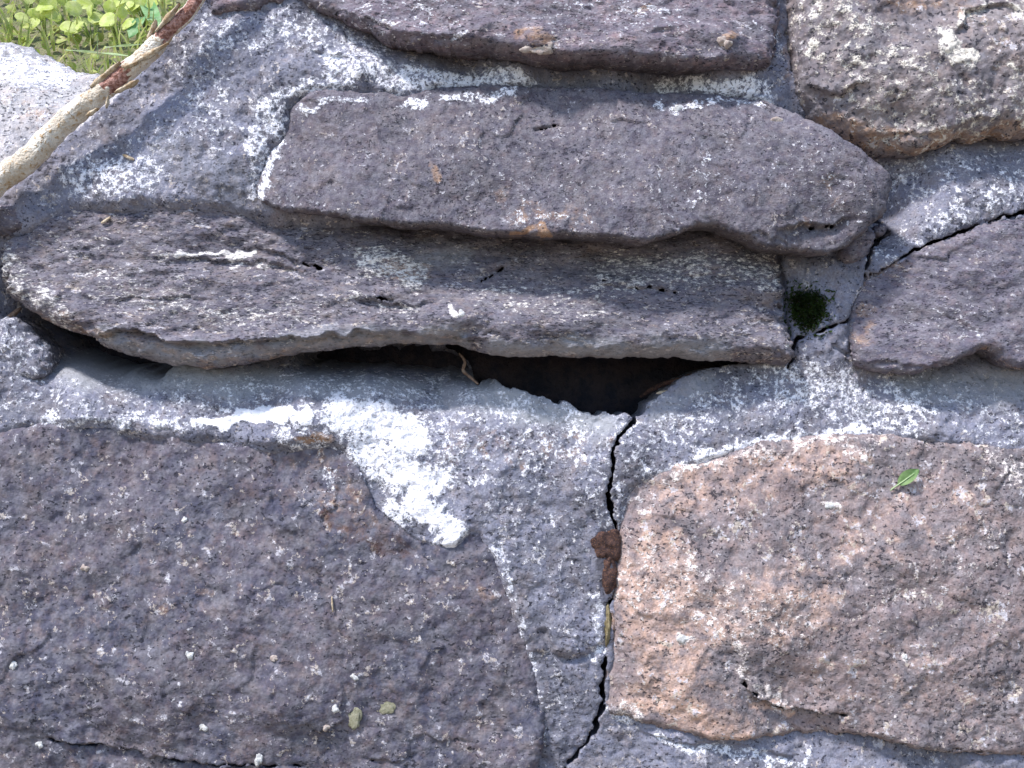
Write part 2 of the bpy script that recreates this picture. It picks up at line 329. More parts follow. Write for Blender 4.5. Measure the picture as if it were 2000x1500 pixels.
P_sunny = [(-450, 40), (-200, 10), (-80, 20), (0, 46), (60, 80), (92, 98), (150, 103), (240, 109), (330, 104), (380, 150), (330, 290), (170, 400), (60, 430), (-60, 425), (-300, 440), (-480, 300)]
P_small = [(-200, 380), (-60, 388), (0, 395), (55, 390), (92, 408), (86, 432), (40, 448), (0, 455), (-120, 462), (-220, 440)]
P_lump = [(-70, 650), (-30, 628), (12, 616), (48, 640), (78, 676), (92, 712), (70, 738), (20, 744), (-40, 742), (-80, 700)]
HOLE = [(880, 655), (905, 700), (928, 752), (938, 742), (962, 742), (990, 755), (1040, 770), (1062, 776), (1092, 789), (1103, 783), (1130, 800), (1165, 813), (1182, 806), (1204, 813), (1222, 806), (1240, 816), (1256, 812), (1264, 790), (1288, 777), (1312, 758), (1342, 736), (1400, 716), (1480, 708), (1520, 690), (1300, 650)]

# ------------------------------------------------------------------ mortar
mort_pts = [(400, 60, .0), (300, 170, -.006), (450, 150, .002), (220, 300, -.004), (350, 300, .006), (480, 300, .008), (540, 220, .004), (110, 400, -.004), (300, 410, .004), (450, 420, .0), (100, 455, .006), (250, 435, .008), (400, 440, .007), (520, 455, .0), (600, 110, .0), (700, 140, .004),
 (700, 168, .0), (850, 148, .0), (850, 170, -.004), (1000, 145, -.001), (1000, 172, -.005), (1200, 150, -.003), (1200, 172, -.006), (1400, 158, .0), (1400, 178, -.005), (1520, 195, -.004), (740, 90, -.016), (900, 112, -.022), (1100, 140, -.02), (1300, 146, -.02), (1545, 100, -.008), (1570, 210, -.012),
 (1750, 320, -.03), (1850, 340, -.004), (1950, 320, -.006), (1800, 440, .0), (1740, 490, .0), (1900, 400, .003), (1980, 285, -.02), (2100, 350, .0), (1600, 545, -.01), (1680, 480, -.012), (1722, 440, -.03), (1745, 390, -.04),
 (1640, 620, -.001), (1600, 680, .0), (1560, 560, -.018), (1660, 700, -.003), (20, 700, -.01), (120, 660, -.13), (190, 688, -.10), (120, 715, -.025), (230, 712, -.05), (300, 728, -.024), (60, 650, -.07), (150, 740, -.008), (300, 758, -.006), (450, 728, -.016), (450, 752, -.006), (600, 700, -.055), (600, 742, -.008), (700, 694, -.07), (500, 712, -.035), (720, 742, -.012), (800, 700, -.075), (800, 742, -.035), (860, 740, -.05), (900, 755, -.022), (850, 690, -.08), (880, 710, -.06),
 (60, 600, -.09), (100, 770, -.006), (300, 785, -.004), (500, 800, .0), (700, 800, -.002), (900, 830, .0), (1000, 780, -.010), (1100, 812, -.006), (1200, 845, .0), (1300, 785, -.006), (1400, 740, -.012), (1500, 728, -.014),
 (1600, 740, -.006), (1700, 750, -.012), (1900, 745, -.016), (1800, 820, .0), (1950, 830, .0), (1400, 850, .002), (1500, 840, .002), (0, 800, .0), (1100, 1000, .004), (1100, 1200, .003), (1100, 1400, .0), (1000, 900, .004),
 (860, 930, .005), (860, 1020, .006), (760, 930, .005), (1250, 900, .003), (1240, 980, .002), (1300, 1465, -.003), (1600, 1485, -.004), (1200, 1480, -.008), (1900, 1510, -.003), (500, 1150, -.03), (1600, 1150, -.03),
 (1100, 320, -.04), (700, 570, -.045), (1850, 600, -.04), (1000, 0, -.04), (1800, 100, -.04), (-400, 500, -.02), (-400, 1500, -.02), (2500, 800, -.01), (2500, 0, -.02), (1000, 1900, -.01), (-400, 850, -.01), (2500, 1800, -.01), (1200, -350, -.05)]
P_mort = [(362, 10), (345, 45), (305, 92), (215, 182), (120, 262), (20, 358), (-100, 400), (-700, 400), (-800, 1000), (-800, 2000), (1000, 2100), (2800, 2100), (2800, 800), (2800, -300), (1600, -330), (800, -300), (420, -200), (385, -60)]
_polys = [smooth_poly(p, sub=3) for p in (P_top, P_topr, P_slab, P_boul, P_right, P_lowl, P_lowr)]
def cull_mortar(X, Y):
    m = np.zeros(X.shape)
    for P in _polys:
        x0, y0 = P.min(0); x1, y1 = P.max(0); k = (X > x0) & (X < x1) & (Y > y0) & (Y < y1)
        m[k] = np.maximum(m[k], sdf(X[k], Y[k], P))
    return m
CR_MAIN = [(1240, 822), (1212, 855), (1196, 890), (1190, 950), (1196, 1000), (1206, 1040), (1213, 1090), (1207, 1145), (1190, 1172), (1187, 1200), (1184, 1280), (1175, 1340), (1172, 1400), (1150, 1448), (1108, 1502), (1040, 1600)]
CR_R1 = [(1700, 534), (1732, 526), (1762, 504), (1795, 484), (1850, 466), (1930, 434), (2005, 412), (2150, 392)]
CR_R2 = [(1718, 462), (1700, 500), (1690, 545), (1676, 590), (1662, 618)]
CR_R3 = [(1668, 616), (1640, 634), (1600, 645), (1572, 660), (1556, 684), (1550, 714)]
CR_R4 = [(1552, 0), (1549, 60), (1554, 128)]
mort = bpy.data.objects.new('mortar', None); COL.objects.link(mort)
tag(mort, 'pale grey cement mortar with lime crust filling the cracked joints between the stones', 'mortar')
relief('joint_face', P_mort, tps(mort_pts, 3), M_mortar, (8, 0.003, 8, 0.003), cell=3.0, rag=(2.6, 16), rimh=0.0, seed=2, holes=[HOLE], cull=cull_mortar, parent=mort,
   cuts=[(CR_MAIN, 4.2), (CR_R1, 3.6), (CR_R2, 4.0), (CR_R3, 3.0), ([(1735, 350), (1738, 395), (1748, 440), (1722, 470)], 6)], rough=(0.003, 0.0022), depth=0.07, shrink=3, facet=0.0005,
   cracks=[([(590, 692), (750, 692), (880, 702), (940, 722)], 24, .055), ([(40, 620), (110, 668), (200, 694), (290, 712)], 17, .05), ([(1663, 625), (1664, 660), (1668, 690)], 4, .004), (CR_R4, 4, .006), ([(1535, 490), (1542, 560), (1545, 640), (1550, 700)], 5, .008), ([(975, 1065), (985, 1085)], 5, .003),
           ([(850, 745), (860, 780), (870, 800)], 6, .003), ([(1735, 820), (1760, 840)], 6, .002), ([(1630, 680), (1660, 695)], 4, .003), ([(560, 480), (600, 520)], 8, .004), ([(1060, 1240), (1075, 1275), (1110, 1294), (1150, 1280), (1170, 1262)], 9, .0045)],
   ledges=[([(1240, 1428), (1330, 1448), (1450, 1462), (1570, 1482)], 20, .003), ([(590, 95), (660, 105), (720, 128)], 12, .003), ([(1480, 855), (1500, 850)], 8, .002)],
   bumps=[(1110, 1240, 44, .004), (720, 115, 40, .004), (60, 690, 40, .004), (340, 260, 60, .003), (500, 300, 20, .004)],
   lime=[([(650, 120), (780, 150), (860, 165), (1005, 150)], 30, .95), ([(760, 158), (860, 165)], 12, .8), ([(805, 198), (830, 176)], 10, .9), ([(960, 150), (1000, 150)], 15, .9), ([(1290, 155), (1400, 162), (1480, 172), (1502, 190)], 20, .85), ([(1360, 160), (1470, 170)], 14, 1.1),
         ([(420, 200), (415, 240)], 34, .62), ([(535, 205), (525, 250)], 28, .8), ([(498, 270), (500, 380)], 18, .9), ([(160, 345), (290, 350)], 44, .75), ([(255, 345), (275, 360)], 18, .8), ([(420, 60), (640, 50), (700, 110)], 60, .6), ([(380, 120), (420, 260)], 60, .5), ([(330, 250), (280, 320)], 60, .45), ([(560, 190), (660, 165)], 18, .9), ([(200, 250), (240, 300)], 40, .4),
         ([(665, 812), (730, 822), (800, 850)], 44, 1.3), ([(720, 870), (790, 930)], 46, 1.25), ([(395, 823), (470, 820), (560, 814), (600, 806)], 10, 1.8), ([(520, 812), (560, 824)], 15, 1.6), ([(755, 985), (800, 1008)], 20, 1.1), ([(790, 930), (850, 938)], 36, 1.3), ([(810, 975), (850, 1005), (885, 1032)], 25, 1.35), ([(872, 1044)], 20, 1.7),  # one large solid white patch on the mortar, with a thin streak beside it
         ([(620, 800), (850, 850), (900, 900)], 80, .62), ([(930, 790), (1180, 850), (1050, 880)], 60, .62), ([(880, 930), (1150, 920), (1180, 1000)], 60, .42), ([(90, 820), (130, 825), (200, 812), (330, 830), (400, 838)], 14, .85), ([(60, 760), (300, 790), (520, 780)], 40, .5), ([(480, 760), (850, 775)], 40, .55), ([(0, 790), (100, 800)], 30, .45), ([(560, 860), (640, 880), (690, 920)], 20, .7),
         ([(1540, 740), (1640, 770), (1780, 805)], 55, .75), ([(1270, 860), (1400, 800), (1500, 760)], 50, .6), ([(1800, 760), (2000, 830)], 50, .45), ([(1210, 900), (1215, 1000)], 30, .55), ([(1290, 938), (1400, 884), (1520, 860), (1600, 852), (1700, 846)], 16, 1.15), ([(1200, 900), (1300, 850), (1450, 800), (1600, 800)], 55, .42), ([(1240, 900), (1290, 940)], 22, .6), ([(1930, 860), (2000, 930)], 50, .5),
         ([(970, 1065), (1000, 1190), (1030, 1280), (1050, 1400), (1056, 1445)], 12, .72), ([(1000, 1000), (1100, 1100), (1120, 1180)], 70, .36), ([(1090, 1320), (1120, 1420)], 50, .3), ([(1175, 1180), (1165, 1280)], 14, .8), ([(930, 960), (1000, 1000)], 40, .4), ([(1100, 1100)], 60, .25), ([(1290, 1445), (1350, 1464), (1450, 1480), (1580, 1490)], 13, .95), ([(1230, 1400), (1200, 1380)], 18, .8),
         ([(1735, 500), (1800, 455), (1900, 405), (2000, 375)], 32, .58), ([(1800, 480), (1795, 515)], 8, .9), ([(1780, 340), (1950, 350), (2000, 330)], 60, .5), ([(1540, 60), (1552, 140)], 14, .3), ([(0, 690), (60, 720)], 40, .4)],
   warm=[([(1540, 20), (1550, 160)], 16, .5), ([(1180, 870), (900, 880)], 50, .45), ([(590, 850), (640, 860)], 16, .9), ([(1200, 1240), (1195, 1200)], 10, .9)],
   pale=[([(945, 765), (1060, 800), (1180, 830)], 28, 1.0), ([(110, 705), (200, 730), (450, 755)], 28, .9), ([(450, 755), (650, 745), (800, 762)], 22, .8), ([(860, 770), (940, 780)], 24, .7), ([(1280, 800), (1380, 745)], 22, .5), ([(1800, 760), (2000, 760)], 34, .6), ([(330, 300), (460, 370)], 40, .2)],
   dark=[([(380, 340), (480, 400)], 45, .5), ([(100, 400), (280, 420)], 30, .4), ([(600, 120), (520, 110)], 30, .35), ([(1560, 520), (1640, 510)], 25, .4), ([(1185, 1045), (1185, 1100)], 26, 1.2), ([(1188, 1130), (1186, 1150)], 12, 1.1), ([(40, 620), (60, 640)], 20, .6)])
# rubble core that closes the wall behind the joints and carries it down to the ground
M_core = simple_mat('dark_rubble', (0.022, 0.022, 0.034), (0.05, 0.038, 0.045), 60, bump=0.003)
def grid_sheet(pts_fn, nu, nv):
    V = [pts_fn(i / (nu - 1), j / (nv - 1)) for j in range(nv) for i in range(nu)]
    F = [[j * nu + i, j * nu + i + 1, (j + 1) * nu + i + 1, (j + 1) * nu + i] for j in range(nv - 1) for i in range(nu - 1)]
    return V, F
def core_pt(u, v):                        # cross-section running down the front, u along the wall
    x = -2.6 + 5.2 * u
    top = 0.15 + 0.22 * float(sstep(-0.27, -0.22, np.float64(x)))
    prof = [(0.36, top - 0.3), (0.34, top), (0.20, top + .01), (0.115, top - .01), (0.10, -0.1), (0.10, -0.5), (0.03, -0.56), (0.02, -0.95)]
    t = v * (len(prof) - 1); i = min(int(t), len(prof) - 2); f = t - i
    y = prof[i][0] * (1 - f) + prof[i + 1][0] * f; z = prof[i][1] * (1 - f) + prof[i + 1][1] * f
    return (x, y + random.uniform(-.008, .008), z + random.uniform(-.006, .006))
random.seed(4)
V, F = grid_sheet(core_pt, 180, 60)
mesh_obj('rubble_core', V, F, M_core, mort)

# ------------------------------------------------------------------ the stones
def pts(*a): return tps(a, 1)
def pln(x, y, h, gx=0.0, gy=0.0): return lambda X, Y: h + gx * (X - x) + gy * (Y - y)
def stone(name, label, cat, *args, **kw):
    o = relief(name, *args, **kw); return tag(o, label, cat, 'stones built into the wall')
stone('wall_stone', 'long pinkish grey stone along the top edge of the wall above the broad flat slab', 'stone', P_top,
   pts((400, 0, -.004), (700, 0, .006), (1000, 60, .026), (1300, 80, .026), (800, 60, .020), (1520, 60, .006), (1000, -250, -.01), (500, -200, -.02), (1500, -250, -.01)), M_top, (40, .03, 18, .016), rimh=.008, seed=31, stretch=1.6, rough=(.004, .0018),
   ledges=[([(640, 8), (720, 40), (800, 80), (900, 86), (960, 92)], 14, .003), ([(1250, 80), (1300, 66), (1330, 60)], 12, .0025)], bumps=[(1048, 92, 30, .005), (1420, 84, 14, .003)],
   lime=[([(1100, 20), (1300, 30)], 50, .42), ([(900, 0), (700, 30)], 40, .4), ([(780, 60), (900, 60)], 30, .35), ([(1480, 40), (1520, 80)], 20, .4)], warm=[([(1040, 95), (1060, 95)], 26, .7), ([(1240, 20), (1180, 25)], 30, .4), ([(1410, 80), (1430, 84)], 14, .9)])
stone('wall_stone', 'pale speckled lichen covered stone in the top right corner of the wall', 'stone', P_topr,
   pts((1560, 60, .0), (1600, 200, .0), (1700, 120, .016), (1850, 150, .024), (1800, 260, .016), (2000, 100, .024), (2000, 240, .018), (2300, 100, .0), (1900, -200, -.01)), M_topr, (30, .02, 34, .026), rimh=.008, seed=37, rough=(.006, .0028),
   ledges=[([(1680, 262), (1760, 262), (1800, 268), (1850, 250), (1900, 238), (1960, 246)], 14, .004), ([(1560, 165), (1640, 180), (1690, 165)], 26, .005), ([(1840, 90), (1880, 30), (1920, 15), (1990, 18)], 18, .005)],
   lime=[([(1640, 40), (1700, 120), (1760, 220), (1880, 240)], 85, .52), ([(1830, 90), (1850, 130), (1880, 128)], 15, 1.2), ([(1830, 70), (1870, 40), (1920, 18)], 10, .7), ([(1985, 20), (2000, 60)], 22, .9), ([(1590, 90), (1575, 100), (1600, 110)], 12, .9), ([(1640, 30), (1660, 50)], 20, .8), ([(1975, 170), (2000, 220)], 30, .7), ([(1790, 262), (1900, 250)], 16, .6)],
   warm=[([(1600, 240), (1700, 270), (1850, 280), (2000, 250)], 24, .7), ([(1900, 100), (2000, 130)], 60, .35), ([(1750, 0), (1850, 0)], 40, .6)])
stone('wall_stone', 'broad smooth dark grey slab with rounded right end, in the upper middle', 'stone', P_slab,
   pts((520, 350, .010), (600, 200, .006), (540, 270, .006), (600, 380, .022), (800, 190, .009), (800, 300, .020), (850, 430, .031), (1100, 182, .010), (1100, 300, .026), (1100, 440, .036), (1300, 330, .032), (1400, 420, .038), (1350, 192, .012), (1500, 215, .013), (1600, 330, .036), (1700, 380, .028), (1600, 450, .030)),
   M_slab, (30, .004, 9, .010), rimh=.018, seed=41, rough=(.004, .0012), rag=(3, 30),
   cuts=[([(1580, 450), (1620, 443), (1665, 433)], 1.9), ([(1046, 250), (1070, 246), (1086, 240)], 1.7)],
   ledges=[([(1500, 452), (1560, 446), (1620, 440), (1660, 430)], 40, .006), ([(750, 425), (790, 408), (830, 398)], 14, .002)], cracks=[([(1045, 250), (1070, 245), (1088, 240)], 3, .003), ([(500, 260), (495, 330)], 3, .001)],
   lime=[([(1325, 212)], 12, .7), ([(1375, 315), (1385, 320)], 10, .8), ([(820, 190), (800, 200)], 14, .8), ([(1000, 420), (1130, 440)], 25, .35), ([(548, 250), (522, 300), (508, 385)], 12, .95), ([(575, 205), (640, 190), (700, 195)], 10, .85), ([(860, 180), (930, 182), (1000, 178)], 10, .9), ([(790, 196), (815, 200)], 12, 1.1), ([(1290, 196), (1400, 196), (1490, 202)], 8, .8), ([(1380, 360), (1300, 380)], 40, .3), ([(900, 350), (1100, 380)], 60, .22), ([(1560, 340), (1620, 400)], 60, .28), ([(560, 390), (640, 405)], 16, .35)],
   warm=[([(845, 335), (850, 350)], 15, .8), ([(970, 380), (985, 375)], 20, .5), ([(1020, 420), (1130, 430)], 22, .5), ([(1060, 462), (1000, 460)], 8, .9), ([(1560, 400), (1600, 370)], 60, .3)], dark=[([(830, 220), (700, 280)], 1, 0)])
stone('wall_stone', 'long layered grey stone overhanging the dark hollow, with smooth brown underside', 'stone', P_boul,
   pts((20, 500, .004), (110, 425, .003), (220, 400, .003), (330, 400, .004), (440, 412, .003), (520, 440, -.004), (100, 465, .003), (300, 462, .003), (450, 478, .001), (600, 465, -.008), (800, 470, -.012), (1100, 480, -.014), (1400, 480, -.008), (1530, 500, -.012), (30, 560, .012), (150, 600, .018), (400, 540, .010), (400, 600, .018), (400, 670, .026),
       (700, 560, .012), (700, 640, .026), (1000, 560, .008), (1000, 650, .026), (1300, 560, .006), (1300, 650, .024), (1500, 560, .0), (1500, 680, .016)),
   M_boul, (24, .002, 56, .034), rimh=.012, seed=47, stretch=2.2, rough=(.0045, .0022), rag=(3, 40),
   ledges=[([(120, 622), (180, 650), (280, 648), (330, 668), (400, 672), (560, 662), (700, 652), (880, 655), (960, 664)], 26, .010), ([(340, 496), (420, 506), (500, 504), (560, 520), (600, 530)], 12, .004), ([(500, 486), (560, 500), (600, 520)], 10, .005),
           ([(690, 578), (800, 596), (870, 588)], 12, .004), ([(1140, 545), (1250, 560), (1330, 568)], 10, .0035), ([(1430, 652), (1480, 660)], 10, .003), ([(1330, 534), (1400, 530), (1470, 545)], 8, .003), ([(200, 590), (300, 575), (420, 585)], 20, .003)],
   cuts=[([(1145, 546), (1190, 552), (1250, 560), (1330, 568)], 1.7), ([(940, 545), (965, 530), (980, 520)], 2.0), ([(560, 492), (590, 512), (620, 522)], 2.0), ([(725, 580), (800, 596), (860, 588)], 1.6)],
   cracks=[([(930, 545), (960, 530), (980, 520)], 6, .004), ([(720, 560), (760, 585)], 5, .003)],
   pale=[([(200, 660), (330, 690), (420, 700), (560, 678), (700, 664), (900, 664)], 18, .45), ([(960, 682), (1200, 684), (1400, 690)], 20, .55), ([(820, 505), (900, 500)], 25, .4)],  # strokes along the underside lighten it, painting in light bounced off the ground
   lime=[([(342, 487), (400, 490), (440, 499), (490, 500)], 7, 1.25), ([(440, 515), (520, 525)], 8, .7), ([(690, 570), (740, 600), (800, 610)], 10, .65), ([(715, 500), (810, 535)], 34, .85), ([(1020, 600), (1150, 590)], 28, .42), ([(1200, 530), (1520, 520)], 45, .62), ([(950, 570), (1150, 600)], 40, .45), ([(0, 490), (30, 560), (120, 610)], 28, .7), ([(900, 613)], 8, 1.4), ([(200, 560), (350, 590)], 40, .5), ([(100, 470), (300, 480)], 30, .35), ([(400, 620), (620, 610)], 25, .45), ([(580, 650), (600, 640)], 20, .3), ([(1540, 680)], 10, .5)],
   warm=[([(770, 520), (810, 530)], 26, .75), ([(60, 610), (400, 700), (700, 665), (900, 665)], 14, .55), ([(900, 680), (1200, 680), (1500, 700)], 18, .35), ([(250, 650), (400, 690)], 24, .3), ([(200, 560), (400, 640)], 50, .3)])  # underside strokes add the brownish tone of that bounced light
stone('wall_stone', 'smooth purplish grey stone at the right edge under the long slanting crack', 'stone', P_right,
   pts((1670, 640, -.002), (1720, 540, .0), (1900, 460, .004), (1850, 600, .016), (2000, 650, .018), (1750, 700, .012), (2300, 550, .0)), M_right, (14, .006, 15, .014), rimh=.006, seed=53, stretch=1.5, rough=(.004, .0015),
   ledges=[([(1680, 702), (1800, 712), (1850, 705)], 14, .003), ([(1710, 452), (1712, 450)], 2, 0)],
   lime=[([(1780, 610), (1800, 650)], 20, .3), ([(1840, 620), (1900, 640)], 30, .25), ([(1940, 700), (2000, 700)], 16, .3)], warm=[([(1690, 610), (1690, 660)], 20, .5), ([(1700, 550), (1780, 520)], 14, .4), ([(1900, 690), (1980, 715)], 12, .5)])
stone('wall_stone', 'very large dark grey granite block filling the lower left of the wall', 'stone', P_lowl,
   pts((0, 860, .004), (200, 840, .003), (400, 870, .004), (650, 900, .006), (900, 1100, .008), (1020, 1300, .004), (500, 1100, .014), (200, 1100, .012), (100, 1400, .014), (100, 1480, .008), (500, 1480, .008), (700, 1300, .014), (1050, 1480, .002), (-300, 1200, .0), (500, 1800, -.01)),
   M_lowl, (22, .005, 26, .010), rimh=.006, seed=59, rough=(.004, .0016),
   ledges=[([(90, 1438), (160, 1452), (230, 1458), (290, 1478), (420, 1496), (560, 1500)], 40, .005), ([(700, 1486), (780, 1484), (820, 1480)], 10, .0025), ([(30, 1455), (60, 1436)], 10, .002)],
   cuts=[([(95, 1440), (160, 1452), (230, 1458), (290, 1478), (420, 1494), (600, 1503)], 2.0), ([(715, 1486), (780, 1484), (820, 1478)], 1.6)],
   cracks=[([(500, 1160), (545, 1144), (560, 1143)], 3, .0015), ([(400, 860), (460, 866), (520, 860)], 4, .002)],
   lime=[([(60, 835), (140, 832)], 10, .6), ([(380, 845), (460, 862), (510, 852)], 7, .6), ([(680, 880), (760, 990)], 20, .5), ([(0, 905), (8, 905)], 10, .7), ([(640, 935), (655, 945)], 16, .5), ([(330, 1350)], 30, .2)],
   warm=[([(540, 880), (620, 900), (700, 1020)], 50, .42), ([(340, 1180), (500, 1140)], 20, .35), ([(920, 1160), (950, 1180)], 24, .4), ([(560, 1000), (480, 1050)], 30, .3)], dark=[([(690, 1040), (780, 1070)], 30, .55), ([(640, 1010), (700, 1050)], 12, .6)])
stone('wall_stone', 'large tan and orange speckled granite block in the lower right of the wall', 'stone', P_lowr,
   pts((1220, 1050, .002), (1200, 1300, .003), (1300, 960, .004), (1500, 890, .004), (1800, 880, .004), (1400, 1150, .014), (1700, 1150, .016), (1950, 1100, .014), (1450, 1380, .012), (1600, 1420, .0), (1800, 1400, .010), (1950, 1450, .006), (2400, 1200, -.004), (1300, 1400, .006)),
   M_lowr, (20, .006, 16, .010), rimh=.006, seed=61, rough=(.004, .0019), cuts=[([(1450, 1335), (1480, 1362), (1530, 1385), (1600, 1392), (1655, 1396)], 2.6), ([(1690, 1442), (1760, 1458)], 2.0), ([(1850, 1468), (2000, 1480)], 1.8)],
   ledges=[([(1448, 1330), (1480, 1364), (1540, 1388), (1600, 1392), (1655, 1396)], 60, .008), ([(1690, 1440), (1760, 1456), (1850, 1470), (2000, 1478)], 14, .004)],
   lime=[([(1300, 940), (1400, 895), (1560, 865), (1700, 862)], 14, .7), ([(1255, 1000), (1240, 950)], 16, .4), ([(1290, 1120), (1400, 1180), (1540, 1210)], 65, .5), ([(1700, 1150), (1900, 1080)], 60, .35), ([(1200, 1050), (1260, 1180)], 40, .5), ([(1490, 1210), (1540, 1230)], 26, .55), ([(1430, 1260), (1450, 1310), (1500, 1350), (1550, 1385)], 11, .8), ([(1618, 986)], 11, 1.3), ([(1336, 1250)], 12, 1.2), ([(1765, 1282)], 7, 1.1), ([(1672, 885)], 14, 1.0),
         ([(1220, 1380), (1240, 1400)], 22, .7), ([(1760, 1400)], 14, .6), ([(1940, 900), (2000, 920)], 30, .6), ([(1860, 1100), (1880, 1110)], 18, .4), ([(1210, 1060), (1210, 1180)], 20, .35)],
   warm=[([(1330, 950), (1450, 920), (1650, 900)], 60, .6), ([(1270, 1100), (1310, 1280), (1340, 1360)], 90, .72), ([(1400, 1200), (1560, 1180)], 90, .62), ([(1250, 1370), (1440, 1420)], 40, .8), ([(1650, 1050), (1850, 1000)], 90, .45), ([(1600, 1300), (1900, 1350)], 90, .4), ([(1540, 1390), (1470, 1370)], 10, .8)])
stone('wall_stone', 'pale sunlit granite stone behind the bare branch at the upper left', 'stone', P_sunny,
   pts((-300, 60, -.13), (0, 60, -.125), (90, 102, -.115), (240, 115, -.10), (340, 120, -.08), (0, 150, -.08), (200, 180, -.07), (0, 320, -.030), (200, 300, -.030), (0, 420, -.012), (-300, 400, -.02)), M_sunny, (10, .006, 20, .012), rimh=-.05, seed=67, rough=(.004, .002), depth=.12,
   lime=[([(0, 110), (60, 115), (-100, 80)], 40, .9), ([(0, 190), (60, 180)], 40, .4), ([(0, 250), (120, 260)], 60, .25)], warm=[([(30, 180), (90, 220)], 50, .45)])  # white strokes near the top paint strong sunlight into the stone colour
stone('wall_stone', 'small flat grey stone at the left edge just above the overhanging layered stone', 'stone', P_small,
   pln(0, 420, -.001), M_right, (12, .008, 12, .012), rimh=0, seed=71, rough=(.003, .002), depth=.05, lime=[([(0, 425)], 20, .3)])
stone('rubble_stone', 'small rounded pale stone at the left edge below the dark gap', 'stone', P_lump,
   pln(0, 680, .001), M_mortar, (34, .020, 14, .006), rimh=0, seed=73, rough=(.003, .0025), depth=.05, lime=[([(0, 650), (40, 720), (60, 700)], 50, .6)])
stone('pebble', 'smooth oval grey pebble wedged in the mortar under the rounded end of the broad slab', 'pebble', [(1646, 500), (1652, 478), (1672, 452), (1694, 440), (1710, 446), (1716, 462), (1706, 484), (1690, 508), (1664, 516)],
   pln(1680, 480, .0), M_right, (18, .010, 18, .012), rimh=0, seed=79, rag=(1.2, 12), rough=(.001, .0008), facet=0, depth=.03, shrink=3, cell=2.4)
stone('pebble', 'tiny rounded grey pebble deep in the dark gap beside the oval pebble', 'pebble', [(1716, 450), (1722, 436), (1738, 430), (1746, 438), (1742, 452), (1728, 458)],
   pln(1730, 445, -.012), M_right, (12, .008, 12, .008), rimh=0, seed=83, rag=(1, 10), rough=(.001, .0008), facet=0, depth=.03, shrink=2, cell=2.0)

# ------------------------------------------------------------------ blobs: crumbs, lichen, moss
def ico(sub=3):
    import bmesh
    bm = bmesh.new(); bmesh.ops.create_icosphere(bm, subdivisions=sub, radius=1.0)
    V = np.array([v.co[:] for v in bm.verts]); F = [[v.index for v in f.verts] for f in bm.faces]; bm.free(); return V, F
def w2(px, py, h): k = (D - h) / D; return np.array([(px - 1000) * S * k, -h, (750 - py) * S * k])
def blob(name, px, py, h, rx, rz, ry, mat, seed, label, cat, group=None, sub=3, amp=0.35, rot=0.0):
    V, F = ico(sub); n = fbm(V[:, 0] * 10 + seed * 3.7, V[:, 2] * 10 + V[:, 1] * 7, 9, 3, seed)
    V = V * (1 + amp * 2 * n)[:, None] * np.array([rx * S, ry, rz * S])
    c, s = math.cos(rot), math.sin(rot); V = np.stack([V[:, 0] * c - V[:, 2] * s, V[:, 1], V[:, 0] * s + V[:, 2] * c], 1)
    loc = w2(px, py, h); o = mesh_obj(name, V + loc, F, mat, None, None, loc); return tag(o, label, cat, group)
# ray test so that small things sit on the stone beneath them
bpy.context.view_layer.update(); dg = bpy.context.evaluated_depsgraph_get()
def surf(px, py):
    o = Vector((0, -D, 0)); d = Vector(((px - 1000) * S, D, (750 - py) * S)).normalized()
    hit, p, n, *_ = scene.ray_cast(dg, o, d)
    return (-p.y, n) if hit else (0.0, Vector((0, -1, 0)))
M_crumb = simple_mat('white_crumb', (0.50, 0.49, 0.48), (0.78, 0.77, 0.76), 400)
M_pink = simple_mat('pinkish_crumb', (0.38, 0.30, 0.27), (0.50, 0.43, 0.38), 300)
M_lich = simple_mat('yellowish_lichen', (0.34, 0.33, 0.22), (0.50, 0.47, 0.34), 350, bump=0.0012, extra=(0.15, 0.14, 0.10))
crumbs = [(1325, 213, 13, 9, 'white crumb stuck near the top edge of the broad smooth slab', 0), (1515, 235, 12, 9, 'pinkish crumb at the right of the top edge of the broad smooth slab', 1), (900, 613, 9, 8, 'bright white crumb in the middle of the overhanging layered stone', 0),
 (25, 1300, 10, 12, 'white crumb at the left edge of the large dark granite block', 0), (370, 1278, 10, 9, 'round white crumb in the middle of the large dark granite block', 0), (657, 1384, 10, 9, 'bright white crumb just left of the two lichen spots', 0),
 (692, 1323, 10, 8, 'white crumb above the pale lichen spot on the dark granite block', 0), (395, 1422, 9, 8, 'white crumb near the bottom of the dark granite block', 0), (505, 1482, 9, 13, 'upright white crumb at the bottom edge of the photo', 0), (78, 1455, 8, 7, 'small white crumb at the lower left corner just under the crack', 0),
 (536, 1288, 8, 7, 'small white crumb right of centre on the dark granite block', 1), (167, 1110, 8, 7, 'pink crumb at the upper left of the dark granite block', 1), (360, 1016, 7, 6, 'tiny pale crumb in the upper part of the dark granite block', 0), (638, 1420, 8, 7, 'dull crumb below the brightest crumb on the dark granite block', 1),
 (1618, 986, 11, 9, 'white chip on the upper middle of the tan granite block', 0), (1336, 1250, 13, 10, 'white pointed chip at the left of the tan granite block', 0), (1768, 1283, 6, 7, 'tiny white chip right of centre on the tan granite block', 0)]
for i, (x, y, rx, rz, lb, k) in enumerate(crumbs):
    h, _ = surf(x, y); blob('crumb', x, y, h + .0002, rx * .82, rz * .82, .0013, M_pink if k else M_crumb, 100 + i, lb, 'crumb', 'crumbs stuck to the stones', 3, .6)
